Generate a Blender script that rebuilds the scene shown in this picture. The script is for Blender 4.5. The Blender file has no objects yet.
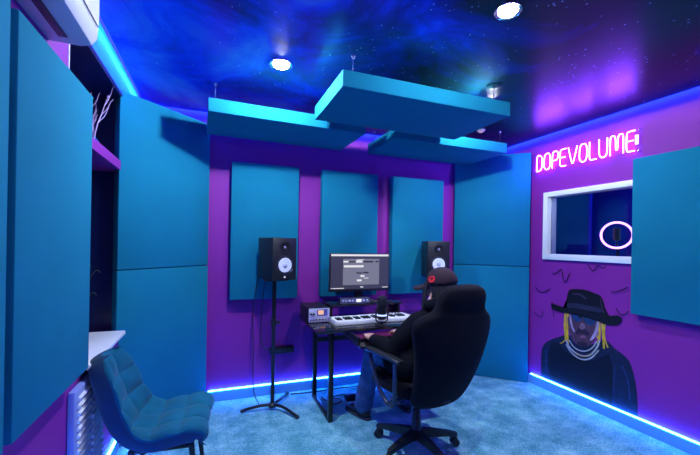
import bpy, bmesh, math, random
from math import pi, sin, cos, radians as R
from mathutils import Vector as V, Matrix, Euler
random.seed(7)
S = bpy.context.scene
C = S.collection
H_EYE = 1.4
X0, X1, Y0, Y1, ZC = -0.59, 3.08, -1.6, 3.35, 2.5

# ------------------------------------------------------------------ materials
def _nt(name):
    m = bpy.data.materials.new(name); m.use_nodes = True
    nt = m.node_tree; b = nt.nodes['Principled BSDF']
    return m, nt, b
def mat(name, col, rough=.6, metal=0, emit=None, es=0, spec=.5, sheen=0, var=0, vscale=8, bump=0, bscale=200, coat=0):
    m, nt, b = _nt(name)
    b.inputs['Base Color'].default_value = (*col, 1)
    b.inputs['Roughness'].default_value = rough
    b.inputs['Metallic'].default_value = metal
    b.inputs['Specular IOR Level'].default_value = spec
    if sheen: b.inputs['Sheen Weight'].default_value = sheen
    if coat: b.inputs['Coat Weight'].default_value = coat
    if emit:
        b.inputs['Emission Color'].default_value = (*emit, 1)
        b.inputs['Emission Strength'].default_value = es
    tc = nt.nodes.new('ShaderNodeTexCoord')
    if var:
        n = nt.nodes.new('ShaderNodeTexNoise'); n.inputs['Scale'].default_value = vscale; n.inputs['Detail'].default_value = 5
        r = nt.nodes.new('ShaderNodeValToRGB')
        r.color_ramp.elements[0].position = .3; r.color_ramp.elements[1].position = .7
        r.color_ramp.elements[0].color = (*[c*(1-var) for c in col], 1)
        r.color_ramp.elements[1].color = (*[min(1, c*(1+var)) for c in col], 1)
        nt.links.new(tc.outputs['Object'], n.inputs['Vector']); nt.links.new(n.outputs['Fac'], r.inputs['Fac'])
        nt.links.new(r.outputs['Color'], b.inputs['Base Color'])
    if bump:
        n = nt.nodes.new('ShaderNodeTexNoise'); n.inputs['Scale'].default_value = bscale; n.inputs['Detail'].default_value = 2
        bp = nt.nodes.new('ShaderNodeBump'); bp.inputs['Strength'].default_value = bump; bp.inputs['Distance'].default_value = .004
        nt.links.new(tc.outputs['Object'], n.inputs['Vector']); nt.links.new(n.outputs['Fac'], bp.inputs['Height'])
        nt.links.new(bp.outputs['Normal'], b.inputs['Normal'])
    return m
def emis(name, col, st):
    return mat(name, (0.02,)*3, .5, emit=col, es=st)
def glass_mat(name, tint=(.9, .93, 1), ior=1.45):
    m = bpy.data.materials.new(name); m.use_nodes = True; nt = m.node_tree; nt.nodes.clear()
    o = nt.nodes.new('ShaderNodeOutputMaterial'); mx = nt.nodes.new('ShaderNodeMixShader')
    t = nt.nodes.new('ShaderNodeBsdfTransparent'); t.inputs[0].default_value = (*tint, 1)
    g = nt.nodes.new('ShaderNodeBsdfGlossy'); g.inputs['Roughness'].default_value = .02
    f = nt.nodes.new('ShaderNodeFresnel'); f.inputs[0].default_value = ior
    nt.links.new(f.outputs[0], mx.inputs[0]); nt.links.new(t.outputs[0], mx.inputs[1]); nt.links.new(g.outputs[0], mx.inputs[2])
    nt.links.new(mx.outputs[0], o.inputs[0]); return m

M = {}
M['fabric'] = mat('teal_fabric', (.006, .190, .300), .92, spec=.15, var=.06, vscale=3, bump=.12, bscale=500)
M['purple'] = mat('purple_paint', (.265, .022, .325), .62, spec=.3, var=.05, vscale=2, bump=.05, bscale=120)
M['baseboard'] = mat('baseboard_paint', (.12, .35, .6), .45)
M['white'] = mat('white_plastic', (.92, .90, .95), .35, var=.02)
M['frame'] = mat('white_frame', (.95, .92, .95), .4)
M['black'] = mat('black_plastic', (.012, .012, .018), .42, var=.2, vscale=20)
M['blackmetal'] = mat('black_metal', (.015, .015, .02), .35, metal=.3)
M['blackfab'] = mat('black_fabric', (.006, .005, .010), .9, spec=.12, sheen=.03, bump=.3, bscale=300)
M['hoodie'] = mat('black_cotton', (.006, .006, .010), .95, spec=.1, bump=.4, bscale=60)
M['cap'] = mat('cap_cloth', (.035, .018, .03), .85, spec=.2, bump=.2, bscale=300)
M['red'] = mat('red_cloth', (.75, .01, .03), .7)
M['jeans'] = mat('blue_denim', (.035, .09, .24), .85, var=.35, vscale=14, bump=.3, bscale=250)
M['skin'] = mat('skin', (.62, .32, .24), .5, var=.06)
M['hair'] = mat('dark_hair', (.012, .009, .012), .6, bump=.5, bscale=200)
M['velvet'] = mat('teal_velvet', (.003, .13, .22), .8, spec=.15, sheen=.12, var=.15, vscale=12, bump=.15, bscale=300)
M['shell'] = mat('chair_shell_cloth', (.003, .045, .12), .85, sheen=.1, bump=.15, bscale=300)
M['desk'] = mat('black_desk_laminate', (.012, .012, .02), .12, coat=.5, var=.1)
M['cone'] = mat('white_cone', (.85, .85, .92), .5)
M['chrome'] = mat('chrome', (.8, .8, .85), .18, metal=1)
M['silver'] = mat('silver_faceplate', (.62, .58, .8), .4, metal=.1, var=.06)
M['led'] = emis('blue_led', (.02, .19, 1), 80)
M['cove'] = emis('blue_cove_led', (.01, .15, 1), 60)
M['neon'] = emis('pink_neon', (.19, .042, 1), 105)
M['ring'] = emis('ring_lamp_glow', (.75, .30, 1), 4)
M['lamp'] = emis('downlight_glow', (.9, .94, 1), 170)
M['lampdim'] = emis('dim_downlight', (.7, .45, 1), .6)
M['glass'] = glass_mat('clear_glass')
M['acrylic'] = glass_mat('clear_acrylic', (.96, .96, 1), 1.08)
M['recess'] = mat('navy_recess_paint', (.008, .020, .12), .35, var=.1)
M['boothwall'] = mat('blue_foam_wall', (.01, .05, .5), .9, bump=.4, bscale=80)
M['leaf'] = mat('dark_palm_leaf', (.05, .06, .03), .5)
M['pot'] = mat('dark_pot', (.03, .03, .05), .5)
M['branch'] = mat('pale_pink_twig', (.55, .38, .6), .35, metal=.3)

def carpet_mat():
    m, nt, b = _nt('blue_shag_carpet')
    tc = nt.nodes.new('ShaderNodeTexCoord')
    n1 = nt.nodes.new('ShaderNodeTexNoise'); n1.inputs['Scale'].default_value = 6; n1.inputs['Detail'].default_value = 7; n1.inputs['Roughness'].default_value = .7
    n2 = nt.nodes.new('ShaderNodeTexNoise'); n2.inputs['Scale'].default_value = 90; n2.inputs['Detail'].default_value = 3
    mx = nt.nodes.new('ShaderNodeMath'); mx.operation = 'MULTIPLY_ADD'; mx.inputs[1].default_value = .45
    ml = nt.nodes.new('ShaderNodeMath'); ml.operation = 'MULTIPLY'; ml.inputs[1].default_value = .55
    r = nt.nodes.new('ShaderNodeValToRGB')
    r.color_ramp.elements[0].position = .36; r.color_ramp.elements[0].color = (.03, .22, .32, 1)
    r.color_ramp.elements[1].position = .62; r.color_ramp.elements[1].color = (.42, .78, .86, 1)
    e = r.color_ramp.elements.new(.5); e.color = (.16, .50, .62, 1)
    for n in (n1, n2): nt.links.new(tc.outputs['Object'], n.inputs['Vector'])
    nt.links.new(n1.outputs['Fac'], ml.inputs[0])
    nt.links.new(n2.outputs['Fac'], mx.inputs[0]); nt.links.new(ml.outputs[0], mx.inputs[2])
    nt.links.new(mx.outputs[0], r.inputs['Fac']); nt.links.new(r.outputs['Color'], b.inputs['Base Color'])
    bp = nt.nodes.new('ShaderNodeBump'); bp.inputs['Strength'].default_value = .9; bp.inputs['Distance'].default_value = .02
    nt.links.new(mx.outputs[0], bp.inputs['Height']); nt.links.new(bp.outputs['Normal'], b.inputs['Normal'])
    b.inputs['Roughness'].default_value = 1; b.inputs['Specular IOR Level'].default_value = .05
    b.inputs['Sheen Weight'].default_value = .15
    return m
M['carpet'] = carpet_mat()

def ceiling_mat():
    m, nt, b = _nt('glossy_galaxy_print'); L = nt.links
    tc = nt.nodes.new('ShaderNodeTexCoord')
    n1 = nt.nodes.new('ShaderNodeTexNoise'); n1.inputs['Scale'].default_value = 1.5; n1.inputs['Detail'].default_value = 8; n1.inputs['Roughness'].default_value = .62; n1.inputs['Distortion'].default_value = .8
    L.new(tc.outputs['Object'], n1.inputs['Vector'])
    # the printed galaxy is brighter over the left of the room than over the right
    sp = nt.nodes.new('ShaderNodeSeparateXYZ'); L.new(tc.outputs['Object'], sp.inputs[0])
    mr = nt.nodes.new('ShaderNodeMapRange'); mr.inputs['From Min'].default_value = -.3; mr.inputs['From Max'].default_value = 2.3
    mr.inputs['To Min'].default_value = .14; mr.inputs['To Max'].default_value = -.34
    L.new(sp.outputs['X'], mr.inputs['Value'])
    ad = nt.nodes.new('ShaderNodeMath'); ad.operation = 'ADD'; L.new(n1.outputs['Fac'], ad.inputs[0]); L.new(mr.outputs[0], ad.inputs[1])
    r = nt.nodes.new('ShaderNodeValToRGB'); cr = r.color_ramp
    cr.elements[0].position = .30; cr.elements[0].color = (.001, .001, .02, 1)
    cr.elements[1].position = .78; cr.elements[1].color = (.10, .40, 1, 1)
    e = cr.elements.new(.43); e.color = (.002, .008, .30, 1)
    e = cr.elements.new(.57); e.color = (.004, .06, .9, 1)
    L.new(ad.outputs[0], r.inputs['Fac'])
    v = nt.nodes.new('ShaderNodeTexVoronoi'); v.inputs['Scale'].default_value = 30; L.new(tc.outputs['Object'], v.inputs['Vector'])
    sr = nt.nodes.new('ShaderNodeValToRGB'); sr.color_ramp.elements[0].position = .05; sr.color_ramp.elements[0].color = (1, 1, 1, 1)
    sr.color_ramp.elements[1].position = .18; sr.color_ramp.elements[1].color = (0, 0, 0, 1)
    L.new(v.outputs['Distance'], sr.inputs['Fac'])
    n3 = nt.nodes.new('ShaderNodeTexNoise'); n3.inputs['Scale'].default_value = 9; L.new(tc.outputs['Object'], n3.inputs['Vector'])
    th = nt.nodes.new('ShaderNodeMapRange'); th.inputs['From Min'].default_value = .50; th.inputs['From Max'].default_value = .60; L.new(n3.outputs['Fac'], th.inputs['Value'])
    mu = nt.nodes.new('ShaderNodeMath'); mu.operation = 'MULTIPLY'; L.new(sr.outputs['Color'], mu.inputs[0]); L.new(th.outputs[0], mu.inputs[1])
    mx = nt.nodes.new('ShaderNodeMix'); mx.data_type = 'RGBA'
    L.new(mu.outputs[0], mx.inputs['Factor']); L.new(r.outputs['Color'], mx.inputs['A']); mx.inputs['B'].default_value = (.45, .75, 1, 1)
    L.new(mx.outputs['Result'], b.inputs['Base Color'])
    b.inputs['Roughness'].default_value = .29; b.inputs['Specular IOR Level'].default_value = .45
    return m
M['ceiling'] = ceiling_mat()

# ------------------------------------------------------------------ mesh helpers
def xf(bm, vs, rot=None, loc=None):
    m = Matrix.Identity(4)
    if rot is not None: m = (rot if isinstance(rot, Matrix) else Euler(rot).to_matrix()).to_4x4()
    if loc is not None: m = Matrix.Translation(loc) @ m
    bmesh.ops.transform(bm, matrix=m, verts=vs)
def box(bm, c, s, rot=None, bev=0, seg=2):
    t = bmesh.new(); bmesh.ops.create_cube(t, size=1)
    for v in t.verts: v.co = V((v.co.x*s[0], v.co.y*s[1], v.co.z*s[2]))
    if bev: bmesh.ops.bevel(t, geom=list(t.edges), offset=min(bev, min(s)*.48), segments=seg, affect='EDGES', profile=.5)
    xf(t, t.verts, rot, c); join(bm, t)
def join(bm, t):
    me = bpy.data.meshes.new('tmp'); t.to_mesh(me); t.free(); bm.from_mesh(me); bpy.data.meshes.remove(me)
def bx(bm, x0, x1, y0, y1, z0, z1, bev=0):
    box(bm, ((x0+x1)/2, (y0+y1)/2, (z0+z1)/2), (abs(x1-x0), abs(y1-y0), abs(z1-z0)), bev=bev)
def frame_of(d):
    d = V(d).normalized(); a = V((0, 0, 1)) if abs(d.z) < .9 else V((1, 0, 0))
    x = a.cross(d).normalized(); return x, d.cross(x), d
def tube(bm, pts, r, seg=10, closed=False, caps=True):
    pts = [V(p) for p in pts]; n = len(pts); rr = r if isinstance(r, (list, tuple)) else [r]*n
    rings = []; px_ = None
    for i, p in enumerate(pts):
        if closed: d = pts[(i+1) % n]-pts[i-1]
        else: d = pts[min(i+1, n-1)]-pts[max(i-1, 0)]
        d.normalize()
        if px_ is None: x, y, _ = frame_of(d)
        else:
            x = (px_ - d*px_.dot(d)).normalized(); y = d.cross(x)
        px_ = x
        rings.append([bm.verts.new(p+(x*cos(2*pi*k/seg)+y*sin(2*pi*k/seg))*rr[i]) for k in range(seg)])
    m = n if closed else n-1
    for i in range(m):
        a, b = rings[i], rings[(i+1) % n]
        for k in range(seg): bm.faces.new((a[k], a[(k+1) % seg], b[(k+1) % seg], b[k]))
    if caps and not closed:
        bm.faces.new(rings[0][::-1]); bm.faces.new(rings[-1])
def cyl(bm, p0, p1, r0, r1=None, seg=20): tube(bm, [p0, p1], [r0, r0 if r1 is None else r1], seg)
def lathe(bm, prof, c, axis=(0, 0, 1), seg=28):
    x, y, d = frame_of(axis); c = V(c); rings = []
    for r, h in prof:
        rings.append([bm.verts.new(c+d*h+(x*cos(2*pi*k/seg)+y*sin(2*pi*k/seg))*max(r, 1e-4)) for k in range(seg)])
    for a, b in zip(rings, rings[1:]):
        for k in range(seg): bm.faces.new((a[k], a[(k+1) % seg], b[(k+1) % seg], b[k]))
    bm.faces.new(rings[0][::-1]); bm.faces.new(rings[-1])
def torus(bm, c, axis, Rr, r, seg=32, s2=10, sx=1, sy=1):
    x, y, d = frame_of(axis)
    tube(bm, [V(c)+x*cos(2*pi*k/seg)*Rr*sx+y*sin(2*pi*k/seg)*Rr*sy for k in range(seg)], r, s2, closed=True)
def ball(bm, c, rad, rot=None, seg=16):
    t = bmesh.new(); bmesh.ops.create_uvsphere(t, u_segments=seg, v_segments=seg*2//3, radius=1)
    rad = rad if isinstance(rad, (tuple, list)) else (rad,)*3
    for v in t.verts: v.co = V((v.co.x*rad[0], v.co.y*rad[1], v.co.z*rad[2]))
    xf(t, t.verts, rot, c); join(bm, t)
def limb(bm, pts, rs, seg=14):
    tube(bm, pts, rs, seg)
    for p, r in zip(pts, rs): ball(bm, p, r)
def loft(bm, rings, caps=True):
    vs = [[bm.verts.new(p) for p in r] for r in rings]; n = len(rings[0])
    for a, b in zip(vs, vs[1:]):
        for k in range(n): bm.faces.new((a[k], a[(k+1) % n], b[(k+1) % n], b[k]))
    if caps: bm.faces.new(vs[0][::-1]); bm.faces.new(vs[-1])
def poly(bm, pts, th=None):
    f = bm.faces.new([bm.verts.new(p) for p in pts])
    if th is not None:
        r = bmesh.ops.extrude_face_region(bm, geom=[f])
        bmesh.ops.translate(bm, verts=[v for v in r['geom'] if isinstance(v, bmesh.types.BMVert)], vec=th)
def chaikin(p, n=2, closed=False):
    p = [V(q) for q in p]
    for _ in range(n):
        q = [] if closed else [p[0]]
        for a, b in zip(p, p[1:]+([p[0]] if closed else [])): q += [a*.75+b*.25, a*.25+b*.75]
        if not closed: q.append(p[-1])
        p = q
    return p
W = {}
def obj(name, bm, m, parent=None, smooth=True, world=False, remesh=0, sm=6, sub=0):
    if parent is not None and world: bm.transform(W[parent.name].inverted())
    bmesh.ops.recalc_face_normals(bm, faces=bm.faces)
    me = bpy.data.meshes.new(name); bm.to_mesh(me); bm.free(); me.materials.append(m)
    o = bpy.data.objects.new(name, me); C.objects.link(o)
    if parent is not None: o.parent = parent; W[o.name] = W[parent.name]
    else: W[o.name] = Matrix.Identity(4)
    if smooth: me.shade_smooth() if remesh else None
    if smooth and not remesh:
        for p in me.polygons: p.use_smooth = True
        try: me.set_sharp_from_angle(angle=R(38))
        except Exception: pass
    if remesh:
        d = o.modifiers.new('remesh', 'REMESH'); d.mode = 'VOXEL'; d.voxel_size = remesh; d.use_smooth_shade = True
        d = o.modifiers.new('smooth', 'SMOOTH'); d.factor = .5; d.iterations = sm
    if sub:
        d = o.modifiers.new('sub', 'SUBSURF'); d.levels = d.render_levels = sub
    return o
def tag(o, label=None, cat=None, group=None):
    if label: o['label'] = label
    if cat: o['category'] = cat
    if group: o['group'] = group
    return o
def thing(name, label, cat, loc=(0, 0, 0), rz=0, group=None):
    o = bpy.data.objects.new(name, None); C.objects.link(o); o.empty_display_size = .05
    o.location = loc; o.rotation_euler = (0, 0, rz)
    W[o.name] = Matrix.Translation(loc) @ Matrix.Rotation(rz, 4, 'Z')
    return tag(o, label, cat, group)
def struct(name, bm, m, parent=None, smooth=False):
    o = obj(name, bm, m, parent, smooth)
    if parent is None: o['kind'] = 'structure'
    return o
def nb(): return bmesh.new()

# ------------------------------------------------------------------ the room
b = nb(); bx(b, X0-.3, X1+.12, Y0-.1, Y1+.1, -.05, 0); struct('floor', b, M['carpet'])
SL = .045        # the stretched ceiling stops short of the walls; the light strips lie in the gap
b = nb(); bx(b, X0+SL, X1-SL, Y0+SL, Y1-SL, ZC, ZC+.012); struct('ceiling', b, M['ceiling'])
b = nb(); bx(b, X0-.3, X1+.12, Y0-.1, Y1+.1, ZC+.06, ZC+.10); struct('ceiling_slab', b, M['purple'])
b = nb(); bx(b, X0-.3, X1+.12, Y1, Y1+.1, 0, ZC+.06); struct('wall_back', b, M['purple'])
b = nb(); bx(b, X0-.3, X1+.12, Y0-.1, Y0, 0, ZC+.06); struct('wall_front', b, M['purple'])
RY0, RY1, RZ0, RZ1 = 1.85, 2.90, .77, 2.36         # the window recess in the left wall
b = nb()
bx(b, X0-.3, X0, Y0, RY0, 0, ZC+.06); bx(b, X0-.3, X0, RY1, Y1, 0, ZC+.06)
bx(b, X0-.3, X0, RY0, RY1, 0, RZ0); bx(b, X0-.3, X0, RY0, RY1, RZ1, ZC+.06)
struct('wall_left', b, M['purple'])
# right wall with the control window opening
WY0, WY1, WZ0, WZ1 = 1.45, 2.665, 1.28, 1.94
b = nb()
bx(b, X1, X1+.12, Y0, WY0, 0, ZC+.06); bx(b, X1, X1+.12, WY1, Y1, 0, ZC+.06)
bx(b, X1, X1+.12, WY0, WY1, 0, WZ0); bx(b, X1, X1+.12, WY0, WY1, WZ1, ZC+.06)
struct('wall_right', b, M['purple'])
# baseboards
b = nb(); bx(b, X0, X1, Y1-.014, Y1, 0, .092, .003); struct('baseboard_back', b, M['baseboard'])
b = nb(); bx(b, X1-.014, X1, Y0, Y1-.014, 0, .092, .003); struct('baseboard_right', b, M['baseboard'])
b = nb(); bx(b, X0, X0+.014, Y0, Y1-.014, 0, .092, .003); struct('baseboard_left', b, M['baseboard'])
# jamb linings, frame and glass of the left window
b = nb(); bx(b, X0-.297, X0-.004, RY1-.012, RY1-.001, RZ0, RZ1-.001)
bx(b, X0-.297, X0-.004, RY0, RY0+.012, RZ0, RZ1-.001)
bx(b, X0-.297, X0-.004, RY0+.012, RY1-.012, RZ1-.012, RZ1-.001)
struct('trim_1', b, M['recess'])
b = nb(); bx(b, X0-.012, X0+.004, RY0-.008, RY0, 1.90, RZ1); struct('trim_2', b, M['frame'])
w = thing('window_2', None, None, (X0-.26, (RY0+RY1)/2, RZ0)); del_keys = None
w['kind'] = 'structure'
b = nb(); l = (RY1-RY0)/2-.013; h = RZ1-RZ0-.002
for s in (-1, 1): bx(b, -.02, .02, s*l-.025*(s > 0), s*l+.025*(s < 0), 0, h)
bx(b, -.02, .02, -l, l, 0, .05); bx(b, -.02, .02, -l, l, h-.05, h); bx(b, -.02, .02, -.025, .025, 0, h)
obj('window_frame', b, M['pot'], w)
b = nb(); bx(b, -.004, .004, -l+.03, l-.03, .05, h-.05); obj('pane', b, mat('dark_night_glass', (.004, .004, .012), .05), w)
b = nb(); bx(b, X0, X0+.004, Y0+.02, 3.33, RZ1+.002, ZC+.05); struct('trim_5', b, mat('cove_glow_blue', (.012, .12, .70), .45))  # thin board added over the wall; blue cove glow is put into its colour
# sill and cross shelf
b = nb(); bx(b, X0-.24, X0+.05, RY0+.19, RY1-.14, RZ0+.001, RZ0+.031, .012); struct('trim_3', b, M['white'], smooth=True)
b = nb(); bx(b, X0-.24, X0-.002, RY0+.013, RY1-.013, 1.865, 1.925, .002); struct('trim_4', b, M['purple'])
# booth behind the control window
b = nb(); B0, B1, BX = .9, 3.6, 4.75
bx(b, BX, BX+.05, B0, B1, 0, ZC); bx(b, X1+.12, BX, B1, B1+.05, 0, ZC); bx(b, X1+.12, BX, B0-.05, B0, 0, ZC)
bx(b, 4.12, 4.17, 2.96, B1, 0, ZC)
struct('wall_booth', b, M['boothwall'])
b = nb(); bx(b, X1+.12, BX, B0, B1, -.05, 0); struct('floor_booth', b, M['carpet'])
b = nb(); bx(b, X1+.12, BX, B0, B1, ZC, ZC+.05); struct('ceiling_booth', b, M['boothwall'])
w = thing('window_1', None, None, (X1, (WY0+WY1)/2, WZ0)); w['kind'] = 'structure'
b = nb(); l = (WY1-WY0)/2; h = WZ1-WZ0; f = .048
for s in (-1, 1): bx(b, -.028, .10, s*l, s*(l-f), 0, h, .004)
bx(b, -.028, .10, -l+f, l-f, 0, f+.006, .004); bx(b, -.028, .10, -l+f, l-f, h-f, h, .004)
obj('window_frame', b, M['frame'], w)
b = nb(); bx(b, .03, .036, -l+f, l-f, f, h-f); obj('pane', b, M['glass'], w)
# light strips
def strip(bm, m, label, name='led_strip'): return tag(obj(name, bm, m, smooth=False), label, 'light strip', None)
b = nb(); bx(b, .0-.03, 2.46, Y1-.020, Y1-.004, .094, .101, .002); strip(b, M['led'], 'glowing blue LED strip along the top of the baseboard of the back wall')
b = nb(); bx(b, X1-.020, X1-.004, Y0+.02, 2.79, .094, .101, .002); strip(b, M['led'], 'glowing blue LED strip along the foot of the right wall under the painted man')
b = nb(); bx(b, X0+.004, X0+.020, .4, 2.79, .094, .101, .002); strip(b, M['led'], 'short glowing blue LED strip low on the left wall behind the teal chair')
b = nb(); bx(b, X0+.02, X1-.02, Y1-SL+.002, Y1-SL+.008, ZC+.016, ZC+.034); strip(b, M['cove'], 'blue cove strip where the back wall meets the starry ceiling')
b = nb(); bx(b, X1-SL+.001, X1-SL+.007, Y0+.02, Y1-.03, ZC+.016, ZC+.034); strip(b, M['cove'], 'blue cove strip along the ceiling edge above the neon sign')
b = nb(); bx(b, X0+SL-.007, X0+SL-.001, Y0+.02, Y1-.03, ZC+.016, ZC+.034); strip(b, emis('cove_led_left', (.02, .24, 1), 90), 'bright blue cove strip along the ceiling edge beside the air conditioner')

# ------------------------------------------------------------------ acoustic panels
def panel(loc, rz, w, h, t, label, name='acoustic_panel', group=None, cat='acoustic panel', backing=True):
    """front face looks along local -Y; local x = width, base at z=0; back at y=+t/2"""
    th = thing(name, label, cat, loc, rz, group)
    b = nb(); bx(b, -w/2, w/2, -t/2, t/2-.012, 0, h, .008); obj('fabric_cover', b, M['fabric'], th)
    if backing:
        b = nb(); bx(b, -w/2+.012, w/2-.012, t/2-.012, t/2, .012, h-.012); obj('back_frame', b, M['pot'], th)
    return th
G = 'teal panels hung on the back wall'
for (xa, xb, lab) in ((.131, .722, 'tall teal fabric panel on the back wall behind the left loudspeaker'),
                      (.944, 1.525, 'tall teal fabric panel on the back wall behind the monitor'),
                      (1.688, 2.300, 'tall teal fabric panel on the back wall behind the right loudspeaker')):
    panel(((xa+xb)/2, Y1-.045, .895), 0, xb-xa, 1.2, .09, lab, group=G)
GL = 'teal panels on the left wall'
panel((X0+.04, 1.567, .83), R(90), .645, 1.2, .08, 'large teal fabric panel filling the left edge of view, right of the narrow gap', group=GL)
panel((X0+.04, .880, .83), R(90), .655, 1.2, .08, 'nearest teal fabric panel at the extreme left edge, left of the narrow gap', group=GL)
panel((X1-.04, 1.22, .90), R(-90), 1.2, 1.19, .08, 'teal fabric panel on the right wall covering the end of the white window')
# corner traps: two panels stacked in each corner, at 45 degrees
def corner(p, q, z, h, lab):
    p, q = V(p), V(q); d = q-p; a = math.atan2(d.y, d.x); n = V((-d.y, d.x)).normalized()
    c = (p+q)/2 + n*.035
    panel((c.x, c.y, z), a, d.length, h, .07, lab, 'corner_panel', 'teal panels set across the corners', backing=False)
cl0, cl1 = (-.600, 2.775), (-.045, 3.30)
corner(cl0, cl1, .002, 1.190, 'lower teal corner panel behind the teal chair')
corner(cl0, cl1, 1.197, 1.20, 'upper teal corner panel in the left corner, shadowed by the hanging panel')
cr0, cr1 = (2.47, 3.30), (3.035, 2.80)
corner(cr0, cr1, .002, 1.190, 'lower teal corner panel in the right corner behind the office chair')
corner(cr0, cr1, 1.197, 1.175, 'upper teal corner panel in the right corner beside the neon sign')
# hanging clouds
def chain(bm, x, y, z0, z1):
    n = 6; L = (z1-z0)/n
    for i in range(n):
        torus(bm, (x, y, z0+L*(i+.5)), (0, 1, 0) if i % 2 else (1, 0, 0), L*.5, .0022, 12, 6, .55, 1.15) if i % 2 else \
        torus(bm, (x, y, z0+L*(i+.5)), (1, 0, 0), L*.5, .0022, 12, 6, .55, 1.15)
def cloud(x0, x1, y0, y1, z0, z1, rz, lab, chains):
    cx, cy = (x0+x1)/2, (y0+y1)/2
    t = thing('ceiling_cloud', lab, 'hanging panel', (cx, cy, z0), rz, 'teal panels hung from the ceiling')
    b = nb(); bx(b, x0-cx, x1-cx, y0-cy, y1-cy, 0, z1-z0, .006); obj('fabric_cover', b, M['fabric'], t)
    for (px_, py_) in chains:
        b = nb(); lx, ly = px_-cx, py_-cy
        torus(b, (lx, ly, z1-z0+.006), (1, 0, 0), .010, .002, 12, 6)
        chain(b, lx, ly, z1-z0+.012, ZC-z0-.014)
        cyl(b, (lx, ly, ZC-z0-.016), (lx, ly, ZC-z0-.001), .006, .014, 14)
        if px_ == 1.78: pl = nb(); lathe(pl, [(.012, 0), (.05, .006), (.05, .009)], (lx, ly, ZC-z0-.0105)); obj('ceiling_rose', pl, M['black'], t)
        obj('chain', b, M['chrome'], t)
    return t
cloud(-.065, 1.125, 2.66, 3.24, 2.29, 2.385, R(2), 'teal panel hanging from chains on the left, over the left loudspeaker', ((-.02, 2.70), (1.08, 3.18), (-.02, 3.18)))
cloud(1.40, 2.60, 2.68, 3.26, 2.29, 2.385, 0, 'teal panel hanging from chains on the right, above the right corner', ((2.545, 2.72), (2.545, 3.2), (1.45, 3.2)))
cloud(.665, 1.885, 1.92, 2.53, 2.292, 2.39, 0, 'nearest teal panel hanging in the middle of the starry ceiling', ((.745, 1.97), (1.78, 1.965), (.745, 2.46)))

# ------------------------------------------------------------------ downlights
def downlight(x, y, label, power, dim=False, rad=.045, col=(.78, .9, 1), drop=.010, mt='chrome'):
    t = thing('downlight', label, 'ceiling light', (x, y, ZC-drop), 0, 'round ceiling downlights')
    b = nb(); lathe(b, [(rad*1.0, .004), (rad*1.35, .0), (rad*1.4, .006), (rad*1.4, drop-.001), (rad*1.0, drop-.001)], (0, 0, 0)); obj('trim_ring', b, M[mt], t)
    b = nb(); lathe(b, [(rad*.15, -.016), (rad*.5, -.013), (rad*.8, -.006), (rad*.98, .002), (rad*.98, .006)], (0, 0, 0)); obj('diffuser', b, M['lampdim' if dim else 'lamp'], t)
    if power:
        d = bpy.data.lights.new('downlight_beam', 'SPOT'); d.energy = power; d.color = col; d.shadow_soft_size = .03
        d.spot_size = R(179); d.spot_blend = .03
        o = bpy.data.objects.new('beam', d); C.objects.link(o); o.parent = t; o.location = (0, 0, -.020)
LC = (.68, .82, 1)
downlight(.366, 2.227, 'glaring round downlight left of the nearest hanging panel', 115, col=LC, rad=.052)
downlight(1.26, 1.309, 'round white downlight at the top edge of view, nearest the camera', 62, col=LC)
downlight(1.97, 2.19, 'round downlight half hidden behind the right end of the nearest hanging panel', 80, col=LC, mt='black')
downlight(2.348, 2.753, 'tiny pale unlit downlight between the middle and right hanging panels', 0, dim=True, rad=.028, drop=.012, mt='white')
downlight(.30, -.35, 'added dim fill downlight, unseen behind the viewpoint over the left side', 7, col=LC)  # extra lamp added out of view to help light the room

# ------------------------------------------------------------------ air conditioner
t = thing('air_conditioner', 'white wall air conditioner with a dark air slot, high on the left wall', 'air conditioner', (X0, 1.665, 2.14))
prof = [(.0, .0), (.10, .0), (.135, .010), (.152, .035), (.158, .10), (.158, .24), (.14, .27), (.0, .27)]
rings = [[V((x-.001, y, z)) for x, z in prof] for y in (-.80, -.02, -.004, 0)]
for r_ in rings[2:3]:
    for p in r_: p.x *= .985; p.z = .135+(p.z-.135)*.985
for p in rings[3]: p.x *= .95; p.z = .135+(p.z-.135)*.94
b = nb(); loft(b, [[q+V((0.001, 0, 0)) for q in r_] for r_ in rings]); obj('body', b, mat('white_ac_plastic', (.62, .56, .66), .4), t)
b = nb(); bx(b, .045, .075, -.74, -.06, -.003, .004, .002); obj('air_slot', b, M['black'], t)
b = nb(); bx(b, .1585, .1615, -.78, -.03, .072, .076); obj('panel_seam', b, M['black'], t)

# ------------------------------------------------------------------ things in the recess
t = thing('twig_ornament', 'pale pink twisted twig ornament standing on the purple shelf in the recess', 'ornament', (-.655, 2.44, 1.925))
b = nb()
def twig(p, d, l, r, n):
    pts = [V(p)]; dd = V(d)
    for i in range(5):
        dd = (dd+V((random.uniform(-.22, .22), random.uniform(-.22, .22), .12))).normalized(); pts.append(pts[-1]+dd*l/5)
    tube(b, pts, [r*(1-.13*i) for i in range(6)], 6)
    if n:
        for k in (2, 3, 4): twig(pts[k], dd+V((random.uniform(-.7, .7), random.uniform(-.7, .7), .3)), l*.45, r*.6, n-1)
        ball(b, pts[-1], r*1.5, seg=6)
for k in range(5): twig((0, 0, .03), (random.uniform(-.08, .08), random.uniform(-.06, .06), 1), random.uniform(.20, .32), .005, 1)
obj('twigs', b, M['branch'], t)
b = nb(); lathe(b, [(.03, 0), (.036, .02), (.02, .05), (.012, .055)], (0, 0, 0)); obj('base', b, M['chrome'], t)
t = thing('potted_palm', 'dark palm with thin drooping leaves in a dark pot on the white sill', 'plant', (-.70, 2.36, RZ0+.0315))
b = nb(); lathe(b, [(.035, 0), (.05, .085), (.055, .09), (.048, .09), (.045, .08)], (0, 0, 0)); obj('pot', b, M['pot'], t)
b = nb()
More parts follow.
